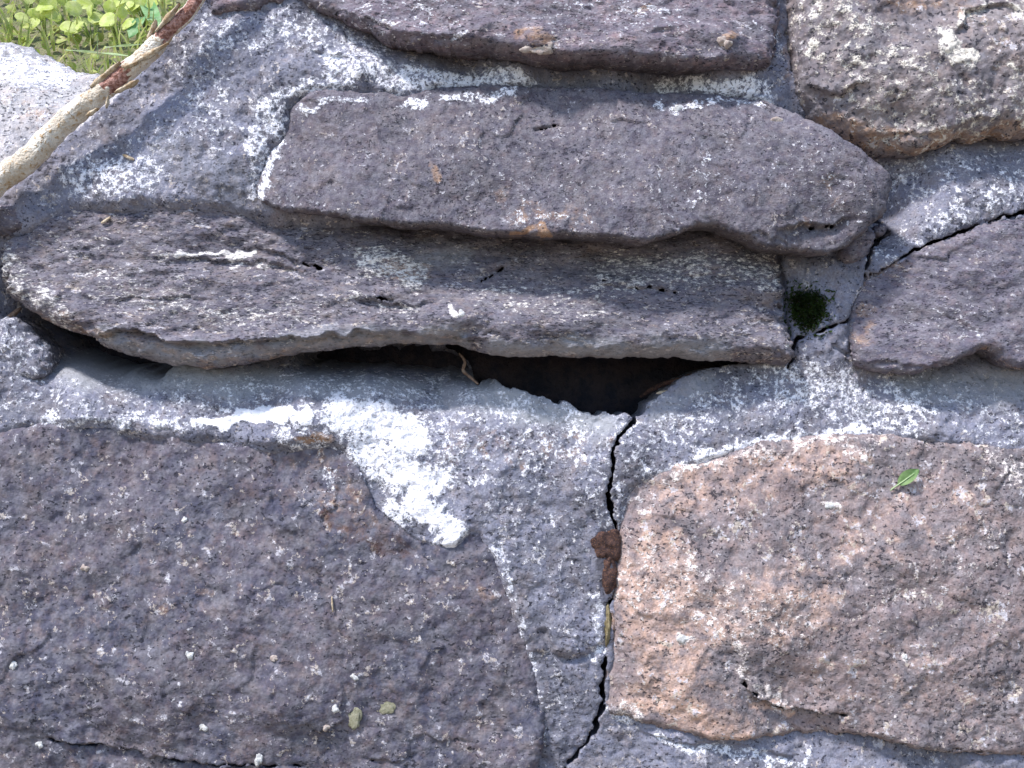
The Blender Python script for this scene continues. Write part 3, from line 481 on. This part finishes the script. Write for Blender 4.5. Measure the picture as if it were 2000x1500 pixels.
for i, (x, y, rx, rz, lb) in enumerate([(685, 1398, 17, 20, 'yellowish lichen spot on the dark granite block, the left of two'), (752, 1381, 17, 14, 'yellowish lichen spot on the dark granite block, the right of two'), (1048, 96, 28, 12, 'raised pinkish flake on the lower edge of the topmost stone'), (1418, 82, 12, 9, 'small orange ringed lichen on the topmost stone')]):
    h, _ = surf(x, y); blob('lichen' if i != 2 else 'stone_flake', x, y, h + (0 if i < 2 else .0002), rx, rz, .0008 if i < 2 else .0022, M_lich if i < 2 else M_pink, 140 + i, lb, 'lichen' if i != 2 else 'flake', None, 4, .55)
# moss cushion: a mound carrying short shoots
M_moss = simple_mat('dark_moss', (0.03, 0.065, 0.012), (0.06, 0.11, 0.02), 120, rough=1.0, bump=0.002, extra=(0.09, 0.06, 0.03))
mossP = smooth_poly([(1540, 590), (1545, 572), (1560, 566), (1590, 567), (1608, 578), (1614, 600), (1606, 625), (1592, 642), (1575, 646), (1556, 636), (1546, 615)])
rng = np.random.RandomState(8)
mv, mf = [], []
xs = np.arange(1530, 1636, 4.0); ys = np.arange(552, 676, 4.0)
for yy in ys:
    for xx in xs:
        for _ in range(4):
            x = xx + rng.uniform(-2, 2); y = yy + rng.uniform(-2, 2)
            dd = sdf(np.array([x]), np.array([y]), mossP)[0] + rng.uniform(-9, 3)
            if dd < 0 and not (rng.rand() < .10 and dd > -22): continue
            dd = max(dd, 1.0)
            h, _n = surf(x, y); top = h + .001 + .004 * min(1, dd / 14); b0 = w2(x, y, h - .001)
            tip = w2(x + rng.normal(0, 3), y + rng.normal(0, 3), top + rng.uniform(0, .0015)); wv = rng.normal(0, 1, 3); wv /= np.linalg.norm(wv); r = .0011
            m = (b0 + tip) / 2 + rng.normal(0, .0006, 3); n0 = len(mv)
            mv += [b0 + wv * r, b0 - wv * r, m - wv * r * 1.6, tip, m + wv * r * 1.6]; mf += [[n0, n0 + 1, n0 + 2, n0 + 3, n0 + 4]]
# ------------------------------------------------------------------ tubes: branch and twigs
def tube(path, radii, n=20, amp=0.0, seed=0, noise_s=12):
    P = [Vector(p) for p in path]; V = []; F = []; up = Vector((0, 1, 0.2))
    for i, p in enumerate(P):
        t = (P[min(i + 1, len(P) - 1)] - P[max(i - 1, 0)]).normalized(); a = t.cross(up).normalized(); b = t.cross(a).normalized()
        for k in range(n):
            th = 2 * math.pi * k / n
            r = radii[i] * (1 + amp * 2 * float(fbm(np.array([i * 3.0]), np.array([math.sin(th) * 6 + math.cos(th) * 9]), noise_s, 4, seed, 0.7)[0])); V.append(p + (a * math.cos(th) + b * math.sin(th)) * r)
    for i in range(len(P) - 1):
        for k in range(n): F.append([i * n + k, (i + 1) * n + k, (i + 1) * n + (k + 1) % n, i * n + (k + 1) % n])
    F.append(list(range(n))); F.append([(len(P) - 1) * n + n - 1 - k for k in range(n)])
    return np.array([v[:] for v in V]), F
M_bark = simple_mat('pale_peeling_bark', (0.58, 0.50, 0.40), (0.76, 0.71, 0.63), 70, bump=0.0022, extra=(0.42, 0.28, 0.15), ex=(0.50, 0.66), attr=('wood', (0.20, 0.085, 0.06), (0.44, 0.25, 0.21)))
def branch_axis(t):                       # t = 0 at the lower left, 1 at the top right, in photo pixels
    pts_ = [(-240, 590), (-110, 455), (0, 356), (50, 312), (100, 265), (150, 220), (195, 184), (233, 150), (294, 100), (330, 62), (358, 30), (388, -6), (440, -90)]
    u = t * (len(pts_) - 1); i = min(int(u), len(pts_) - 2); f = u - i
    return pts_[i][0] * (1 - f) + pts_[i + 1][0] * f, pts_[i][1] * (1 - f) + pts_[i + 1][1] * f
NBR = 160; bp, br = [], []
for i in range(NBR):
    t = i / (NBR - 1); x, y = branch_axis(t); r = np.interp(t, [0, .2, .45, .52, .6, .75, 1], [25, 24, 20.5, 18, 20, 16, 12]) * S
    bp.append(tuple(w2(x + 2.5 * math.sin(t * 31), y + 2.5 * math.sin(t * 23 + 1), .012 + .006 * t))); br.append(r)
V, F = tube(bp, br, 36, .07, 5, 10)
k = np.repeat(np.linspace(0, 1, NBR), 36); ang = np.tile(np.arange(36) / 36 * 2 * math.pi, NBR)
C = np.repeat(np.array(bp), 36, 0); dv = V - C; dv /= np.linalg.norm(dv, axis=1)[:, None] + 1e-9
k = k + .035 * fbm(ang * 60, k * 500, 18, 3, 4); facing = -dv[:, 1] + dv[:, 0] * .1 + .35 * fbm(k * 900, ang * 40, 22, 3, 9)
wood = (((k > .53) & (k < .61)) | ((k > .71) & (k < .93))) * sstep(.2, .4, facing)
V = C + (V - C) * (1 - .16 * wood)[:, None]
branch = bpy.data.objects.new('branch', None); COL.objects.link(branch); branch.location = Vector(bp[20])
tag(branch, 'bare broken branch with peeling pale bark leaning diagonally across the upper left corner', 'branch')
def child(name, V, F, mat, parent, attrs=None):
    o = mesh_obj(name, V, F, mat, None, attrs, loc=tuple(parent.location)); o.parent = parent; o.location = (0, 0, 0); return o
bst = child('stem', V, F, M_bark, branch, {'wood': wood})
M_flake = simple_mat('bark_flake', (0.42, 0.30, 0.18), (0.66, 0.56, 0.42), 200, bump=0.0008, extra=(0.25, 0.12, 0.05))
def curl(p0, p1, wid, h0, lift, seed, thick=.0009):
    """a curled strip of bark between two photo points"""
    a, b = w2(*p0, h0), w2(*p1, h0); t = b - a; L = np.linalg.norm(t); t /= L; sd = np.cross(t, [0, -1, 0]); r_ = np.random.RandomState(seed); V, F = [], []
    NU, NV = 16, 7
    for layer in (0, 1):
        for i in range(NU):
            u = i / (NU - 1); wv = wid * S * (math.sin(math.pi * min(max(u, .04), .96)) ** .6) * (1 + .25 * math.sin(9 * u + seed))
            for j in range(NV):
                v = j / (NV - 1) - .5; V.append(a + t * L * u + sd * v * wv + np.array([0, -1, 0]) * (lift * (1 - 4 * v * v) * (0.5 + 0.8 * u) - layer * thick) + r_.normal(0, .00012, 3))
    n = NU * NV
    for i in range(NU - 1):
        for j in range(NV - 1):
            q = [i * NV + j, i * NV + j + 1, (i + 1) * NV + j + 1, (i + 1) * NV + j]; F.append(q); F.append([n + k for k in q[::-1]])
    rim = [i * NV for i in range(NU)] + [(NU - 1) * NV + j for j in range(1, NV)] + [i * NV + NV - 1 for i in range(NU - 2, -1, -1)] + [j for j in range(NV - 2, 0, -1)]
    for q in range(len(rim)): p, p2 = rim[q], rim[(q + 1) % len(rim)]; F.append([p2, p, n + p, n + p2])
    return np.array(V), F
for i, (p0, p1, wd, h0, lf) in enumerate([((176, 170), (236, 122), 13, .020, .003), ((224, 181), (272, 157), 11, .0225, .003), ((212, 186), (208, 212), 6, .024, .002), ((304, 62), (352, 8), 12, .022, .003), ((262, 122), (330, 84), 12, .024, .002), ((168, 226), (192, 212), 9, .022, .002), ((238, 132), (270, 122), 9, .024, .002), ((288, 78), (306, 40), 11, .018, .003)]):
    V, F = curl(p0, p1, wd, h0, lf, i); child('bark_flake', V, F, M_flake, branch)
M_clod = simple_mat('rusty_clod', (0.05, 0.028, 0.028), (0.12, 0.065, 0.055), 260, bump=0.0016, extra=(0.28, 0.13, 0.06))
M_twig = simple_mat('dry_twig', (0.16, 0.10, 0.07), (0.28, 0.20, 0.15), 200)
def twig(ptsq, rad, label, cat='twig', name='twig', mat=None, group=None, seed=0):
    q = smooth_poly([p[:2] for p in ptsq], False, 8); hh = np.interp(np.linspace(0, 1, len(q)), np.linspace(0, 1, len(ptsq)), [p[2] for p in ptsq])
    path = [tuple(w2(x, y, h)) for (x, y), h in zip(q, hh)]; n = len(path)
    V, F = tube(path, [rad * S * (1 - .55 * abs(2 * i / (n - 1) - 1) ** 3) for i in range(n)], 10, .2, seed)
    o = mesh_obj(name, V, F, mat or M_twig, None, None, path[n // 2]); return tag(o, label, cat, group)
mo = mesh_obj('moss_cushion', mv, mf, M_moss, smooth=False); tag(mo, 'dark green cushion of moss in the mortar hollow under the broad slab', 'moss')
twig([(-60, 690, -.006), (0, 636, -.010), (40, 602, -.022)], 6, 'short brown stick poking into the dark gap at the left edge', 'stick', 'stick')
twig([(897, 690, -.030), (908, 706, -.026), (905, 724, -.026), (920, 738, -.022), (934, 750, -.018)], 3.2, 'crooked dry twig hanging at the left end of the dark hollow')
twig([(1282, 768, -.02), (1300, 765, -.016), (1314, 762, -.012)], 3.0, 'short pale splinter in the right corner of the dark hollow', 'splinter', 'splinter', M_flake)
twig([(1250, 775, -.06), (1290, 752, -.05), (1335, 740, -.035), (1385, 722, -.03)], 5, 'dark rootlet lying in the right corner of the dark hollow', 'root', 'rootlet', M_clod)
for i, (x0, y0, x1, y1, lb) in enumerate([(240, 302, 262, 312, 'short pale straw bit on the mortar right of the branch'), (198, 436, 216, 424, 'short straw bit on the grey stone face above the white streak'), (648, 1165, 650, 1195, 'tiny upright straw on the large dark granite block')]):
    h0, h1 = surf(x0, y0)[0], surf(x1, y1)[0]; twig([(x0, y0, h0 + .001), ((x0 + x1) / 2, (y0 + y1) / 2, max(h0, h1) + .0016), (x1, y1, h1 + .001)], 3 if i < 2 else 1.8, lb, 'straw', 'straw', M_flake, 'bits of straw on the wall', i)
# small rusty root clod in the upright crack
h, _ = surf(1170, 1060); blob('dirt_clod', 1186, 1062, h - .0042, 30, 30, .0065, M_clod, 150, 'dark rusty clod of dirt plugging the upright crack between the two lower blocks', 'dirt', None, 5, .45)
h, _ = surf(1160, 1120); blob('dirt_clod', 1188, 1118, h - .0035, 15, 34, .006, M_clod, 152, 'narrow tail of brown dirt in the upright crack below the rusty clod', 'dirt', None, 4, .4)
M_ydirt = simple_mat('yellowish_dirt', (0.20, 0.16, 0.08), (0.32, 0.26, 0.15), 260, bump=0.0012)
h, _ = surf(1170, 1230); blob('dirt_clod', 1186, 1225, h - .0050, 8, 40, .006, M_ydirt, 154, 'yellowish strip of dirt in the upright crack halfway down', 'dirt', None, 4, .3)

# ------------------------------------------------------------------ leaves
def leaf_mesh(L, Wd, prof, curl_=0.15, fold=0.25, nu=18, nv=7, thick=0.0):
    V, F = [], []
    for i in range(nu):
        u = i / (nu - 1); wv = Wd * prof(u) * .5
        for j in range(nv):
            v = 2 * j / (nv - 1) - 1; V.append((v * wv, L * u, abs(v) * wv * fold + curl_ * L * (u - .5) ** 2 * -1 + .02 * L * math.sin(7 * u + 3 * v)))
    for i in range(nu - 1):
        for j in range(nv - 1): a = i * nv + j; F.append([a, a + 1, a + nv + 1, a + nv])
    return np.array(V), F
def ovate(u): return max(.02, math.sin(math.pi * min(1, u) ** .8) ** .8)
def roundp(u): return math.sqrt(max(.0004, 1 - (2 * u - 1) ** 2))
def blade(u): return max(.03, (1 - u) ** .7 * min(1, .5 + 3 * u))
def place(V, loc, y_dir, normal, s=1.0):
    y = Vector(y_dir).normalized(); z = Vector(normal); z = (z - y * z.dot(y)).normalized(); x = y.cross(z)
    R = np.array([x[:], y[:], z[:]]); return np.asarray(V) * s @ R + np.array(loc)
def leaf_mat(name, a, c, tr=.35, extra=None):
    return simple_mat(name, a, c, 90, rough=.5, bump=.0003, thr=(.35, .65), trans=tr, extra=extra)
M_fall = leaf_mat('fallen_leaf_green', (0.10, 0.19, 0.06), (0.20, 0.30, 0.12), .15)
h, _ = surf(1772, 920); loc = w2(1742, 955, h + .0035)
V, F = leaf_mesh(.0255, .0100, lambda u: max(.10, 0 if u < .001 else (math.sin(math.pi * ((u - .22) / .78) ** .9) ** .7 if .23 < u < .995 else .10)), .35, .35, 26, 9)
fl = bpy.data.objects.new('fallen_leaf', None); COL.objects.link(fl); fl.location = Vector([float(q) for q in loc]); tag(fl, 'single small green leaf lying on the tan granite block at the right', 'leaf')
child('leaf_blade', place(V, loc, (.76, -.12, .60), (-.25, -.9, .35)), F, M_fall, fl)
V, F = tube([tuple(loc + np.array([-.001, .0004, -.0015])), tuple(loc), tuple(loc + np.array([.009, -.002, .0068])), tuple(loc + np.array([.016, -.0035, .0125]))], [.0006, .0006, .0005, .0003], 8)
child('midrib', V, F, leaf_mat('leaf_rib', (.32, .42, .2), (.4, .5, .3), 0), fl)

# ------------------------------------------------------------------ ground: path in front, planted bank behind
M_ground = simple_mat('earth', (0.20, 0.155, 0.11), (0.28, 0.22, 0.15), 9, bump=.01, extra=(0.12, 0.14, 0.06))
M_bank = simple_mat('bank_soil', (0.14, 0.16, 0.06), (0.22, 0.20, 0.12), 50, bump=.004, extra=(0.10, 0.07, 0.045))
gx = np.concatenate([[-300, -100, -40, -15, -7], np.linspace(-4, 4, 161), [7, 15, 40, 100, 300]])
gy = np.concatenate([[-300, -100, -40, -15, -7, -4], np.linspace(-2.5, .1, 40), [.13], np.linspace(.16, 2.2, 70), [4, 8, 20, 60, 300]])
X, Y = np.meshgrid(gx, gy)
def bank_z(x, y): return 0.165 + np.where(y < 1.9, .78 * (y - .12), .78 * 1.78 + .02 * (y - 1.9)) + .02 * fbm(x * 100, y * 100, 14, 3, 5)
Z = np.where(Y < .14, -0.92 + .02 * fbm(X * 100, Y * 100, 40, 3, 4), bank_z(X, Y)); Z = np.minimum(Z, 1.6)
idx = np.arange(X.size).reshape(X.shape); F = np.stack([idx[:-1, :-1].ravel(), idx[:-1, 1:].ravel(), idx[1:, 1:].ravel(), idx[1:, :-1].ravel()], 1)
fy = Y[:-1, :-1].ravel()
Vg = np.stack([X.ravel(), Y.ravel(), Z.ravel()], 1)
o = mesh_obj('ground', Vg, F, M_ground, None, None, (0, 0, 0)); o.data.materials.append(M_bank)
o.data.polygons.foreach_set('material_index', (fy > .12).astype(np.int32)); tag(o, kind='structure')
rng = np.random.RandomState(21)
def on_bank(px, py):
    """point of the bank seen past the wall top near a photo position, marched along the slope"""
    for y in np.arange(.13, 1.6, .004):
        x = (px - 1000) * S * (D + y) / D; z = (750 - py) * S * (D + y) / D
        if float(bank_z(np.float64(x), np.float64(y))) >= z: return np.array([x, y, z])
    return np.array([x, y, z])
# ground cover nobody could count: small blades and leaflets
V, F = [], []
bl, bf = leaf_mesh(1, .12, blade, .5, .2, 6, 3); rl, rf = leaf_mesh(1, .85, ovate, .3, .25, 8, 5)
for i in range(5200):
    x = rng.uniform(-1.0, .1); y = .13 + abs(rng.normal(0, .30)); z = float(bank_z(np.float64(x), np.float64(y)))
    if rng.rand() < .3: vv, ff, s = bl, bf, rng.uniform(.02, .05); yd = (rng.normal(0, .35), rng.normal(-.2, .3), 1)
    else: vv, ff, s = rl, rf, rng.uniform(.006, .014); yd = (rng.normal(0, .8), rng.normal(-.6, .5), rng.uniform(.1, 1))
    n0 = len(V); P_ = place(vv, (x, y, z + rng.uniform(0, .012)), yd, (rng.normal(0, .4), -.7, .6), s); V += P_.tolist(); F += [[n0 + a for a in q] for q in ff]
M_cov = leaf_mat('ground_cover_green', (0.34, 0.44, 0.09), (0.58, 0.58, 0.24), .4, (0.40, 0.28, 0.14))
o = mesh_obj('ground_cover', V, F, M_cov, None, None, (-.4, .2, .2)); tag(o, 'dense small green leaves and blades covering the bank behind the wall', 'ground cover', None, 'stuff')
M_round = leaf_mat('round_leaf_green', (0.50, 0.60, 0.12), (0.68, 0.72, 0.30), .4)
M_broad = leaf_mat('broad_leaf_green', (0.16, 0.36, 0.12), (0.34, 0.50, 0.26), .3)
M_stem = simple_mat('green_stem', (.25, .35, .1), (.35, .4, .15), 80)
ol, of = leaf_mesh(1, .95, roundp, .25, .12, 12, 9)
for i, (px, py, lb) in enumerate([(90, 60, 'low round leaved plant behind the wall, nearest the pale stone'), (140, 50, 'bright round leaved plant in the middle of the green corner'), (180, 72, 'round leaved plant just above the thin grass blade'), (235, 70, 'round leaved plant with wide leaves left of the branch'), (215, 30, 'tall round leaved plant behind the pointed leaf'), (285, 40, 'round leaved plant close beside the branch top'), (60, 15, 'small round leaved plant beside the dark corner rock')]):
    c = on_bank(px, py + 14); e = bpy.data.objects.new('round_leaved_plant', None); COL.objects.link(e); e.location = Vector([float(q) for q in c]); tag(e, lb, 'plant', 'round leaved plants behind the wall')
    for k in range(7):
        a = rng.uniform(0, 6.28); rr = rng.uniform(.004, .017); tip = c + np.array([math.cos(a) * rr, -.012 - .3 * rr + rng.uniform(-.008, .008), .006 + abs(math.sin(a)) * rr + rng.uniform(0, .012)])
        s = rng.uniform(.013, .021); nrm = (rng.normal(0, .35), -.75, .65 + rng.normal(0, .2)); yd = (math.cos(a), -.2, math.sin(a) + .3)
        child('leaf', place(ol, tip, yd, nrm, s), of, M_round, e)
        V, F = tube([tuple(c), tuple((c + tip) / 2 + np.array([0, -.002, .003])), tuple(tip)], [.0008, .0007, .0005], 6); child('stem', V, F, M_stem, e)
for i, (px, py, qx, qy, wd, lb) in enumerate([(150, 32, 208, 0, .016, 'long pointed pale green leaf at the top of the green corner'), (320, 70, 290, 20, .018, 'broad darker green leaf beside the upper end of the branch'), (262, 90, 300, 62, .014, 'short broad green leaf just left of the branch')]):
    a = on_bank(px, py) + np.array([0, -.02, .004]); b = on_bank(qx, qy) + np.array([0, -.03, .01]); Lf = np.linalg.norm(b - a); V, F = leaf_mesh(1, .3, ovate, .2, .3, 20, 7)
    V[:, 0] *= wd / (.3 * Lf) ; e = mesh_obj('broad_leaf', place(V, a, b - a, (.1, -.8, .6), Lf), F, M_broad, None, None, a); tag(e, lb, 'leaf')
bl2, bf2 = leaf_mesh(1, .02, lambda u: max(.2, 1 - u ** 3), .02, .2, 20, 3)
for i, (p0, p1, h, lb) in enumerate([((250, 108), (128, 97), -.096, 'thin pale grass blade lying flat along the top of the sunlit stone'), ((190, 112), (191, 55), -.094, 'thin upright pale grass stalk crossing the flat blade'), ((330, 82), (205, 92), -.10, 'pale grass blade slanting in front of the green leaves to the branch')]):
    a, b = w2(*p0, h), w2(*p1, h); Lg = np.linalg.norm(b - a)
    e = mesh_obj('grass_blade', place(bl2, a, b - a, (0, -.5, .8), Lg), bf2, leaf_mat('grass_blade_pale', (.35, .48, .2), (.5, .6, .35), .3), None, None, a); tag(e, lb, 'grass blade')
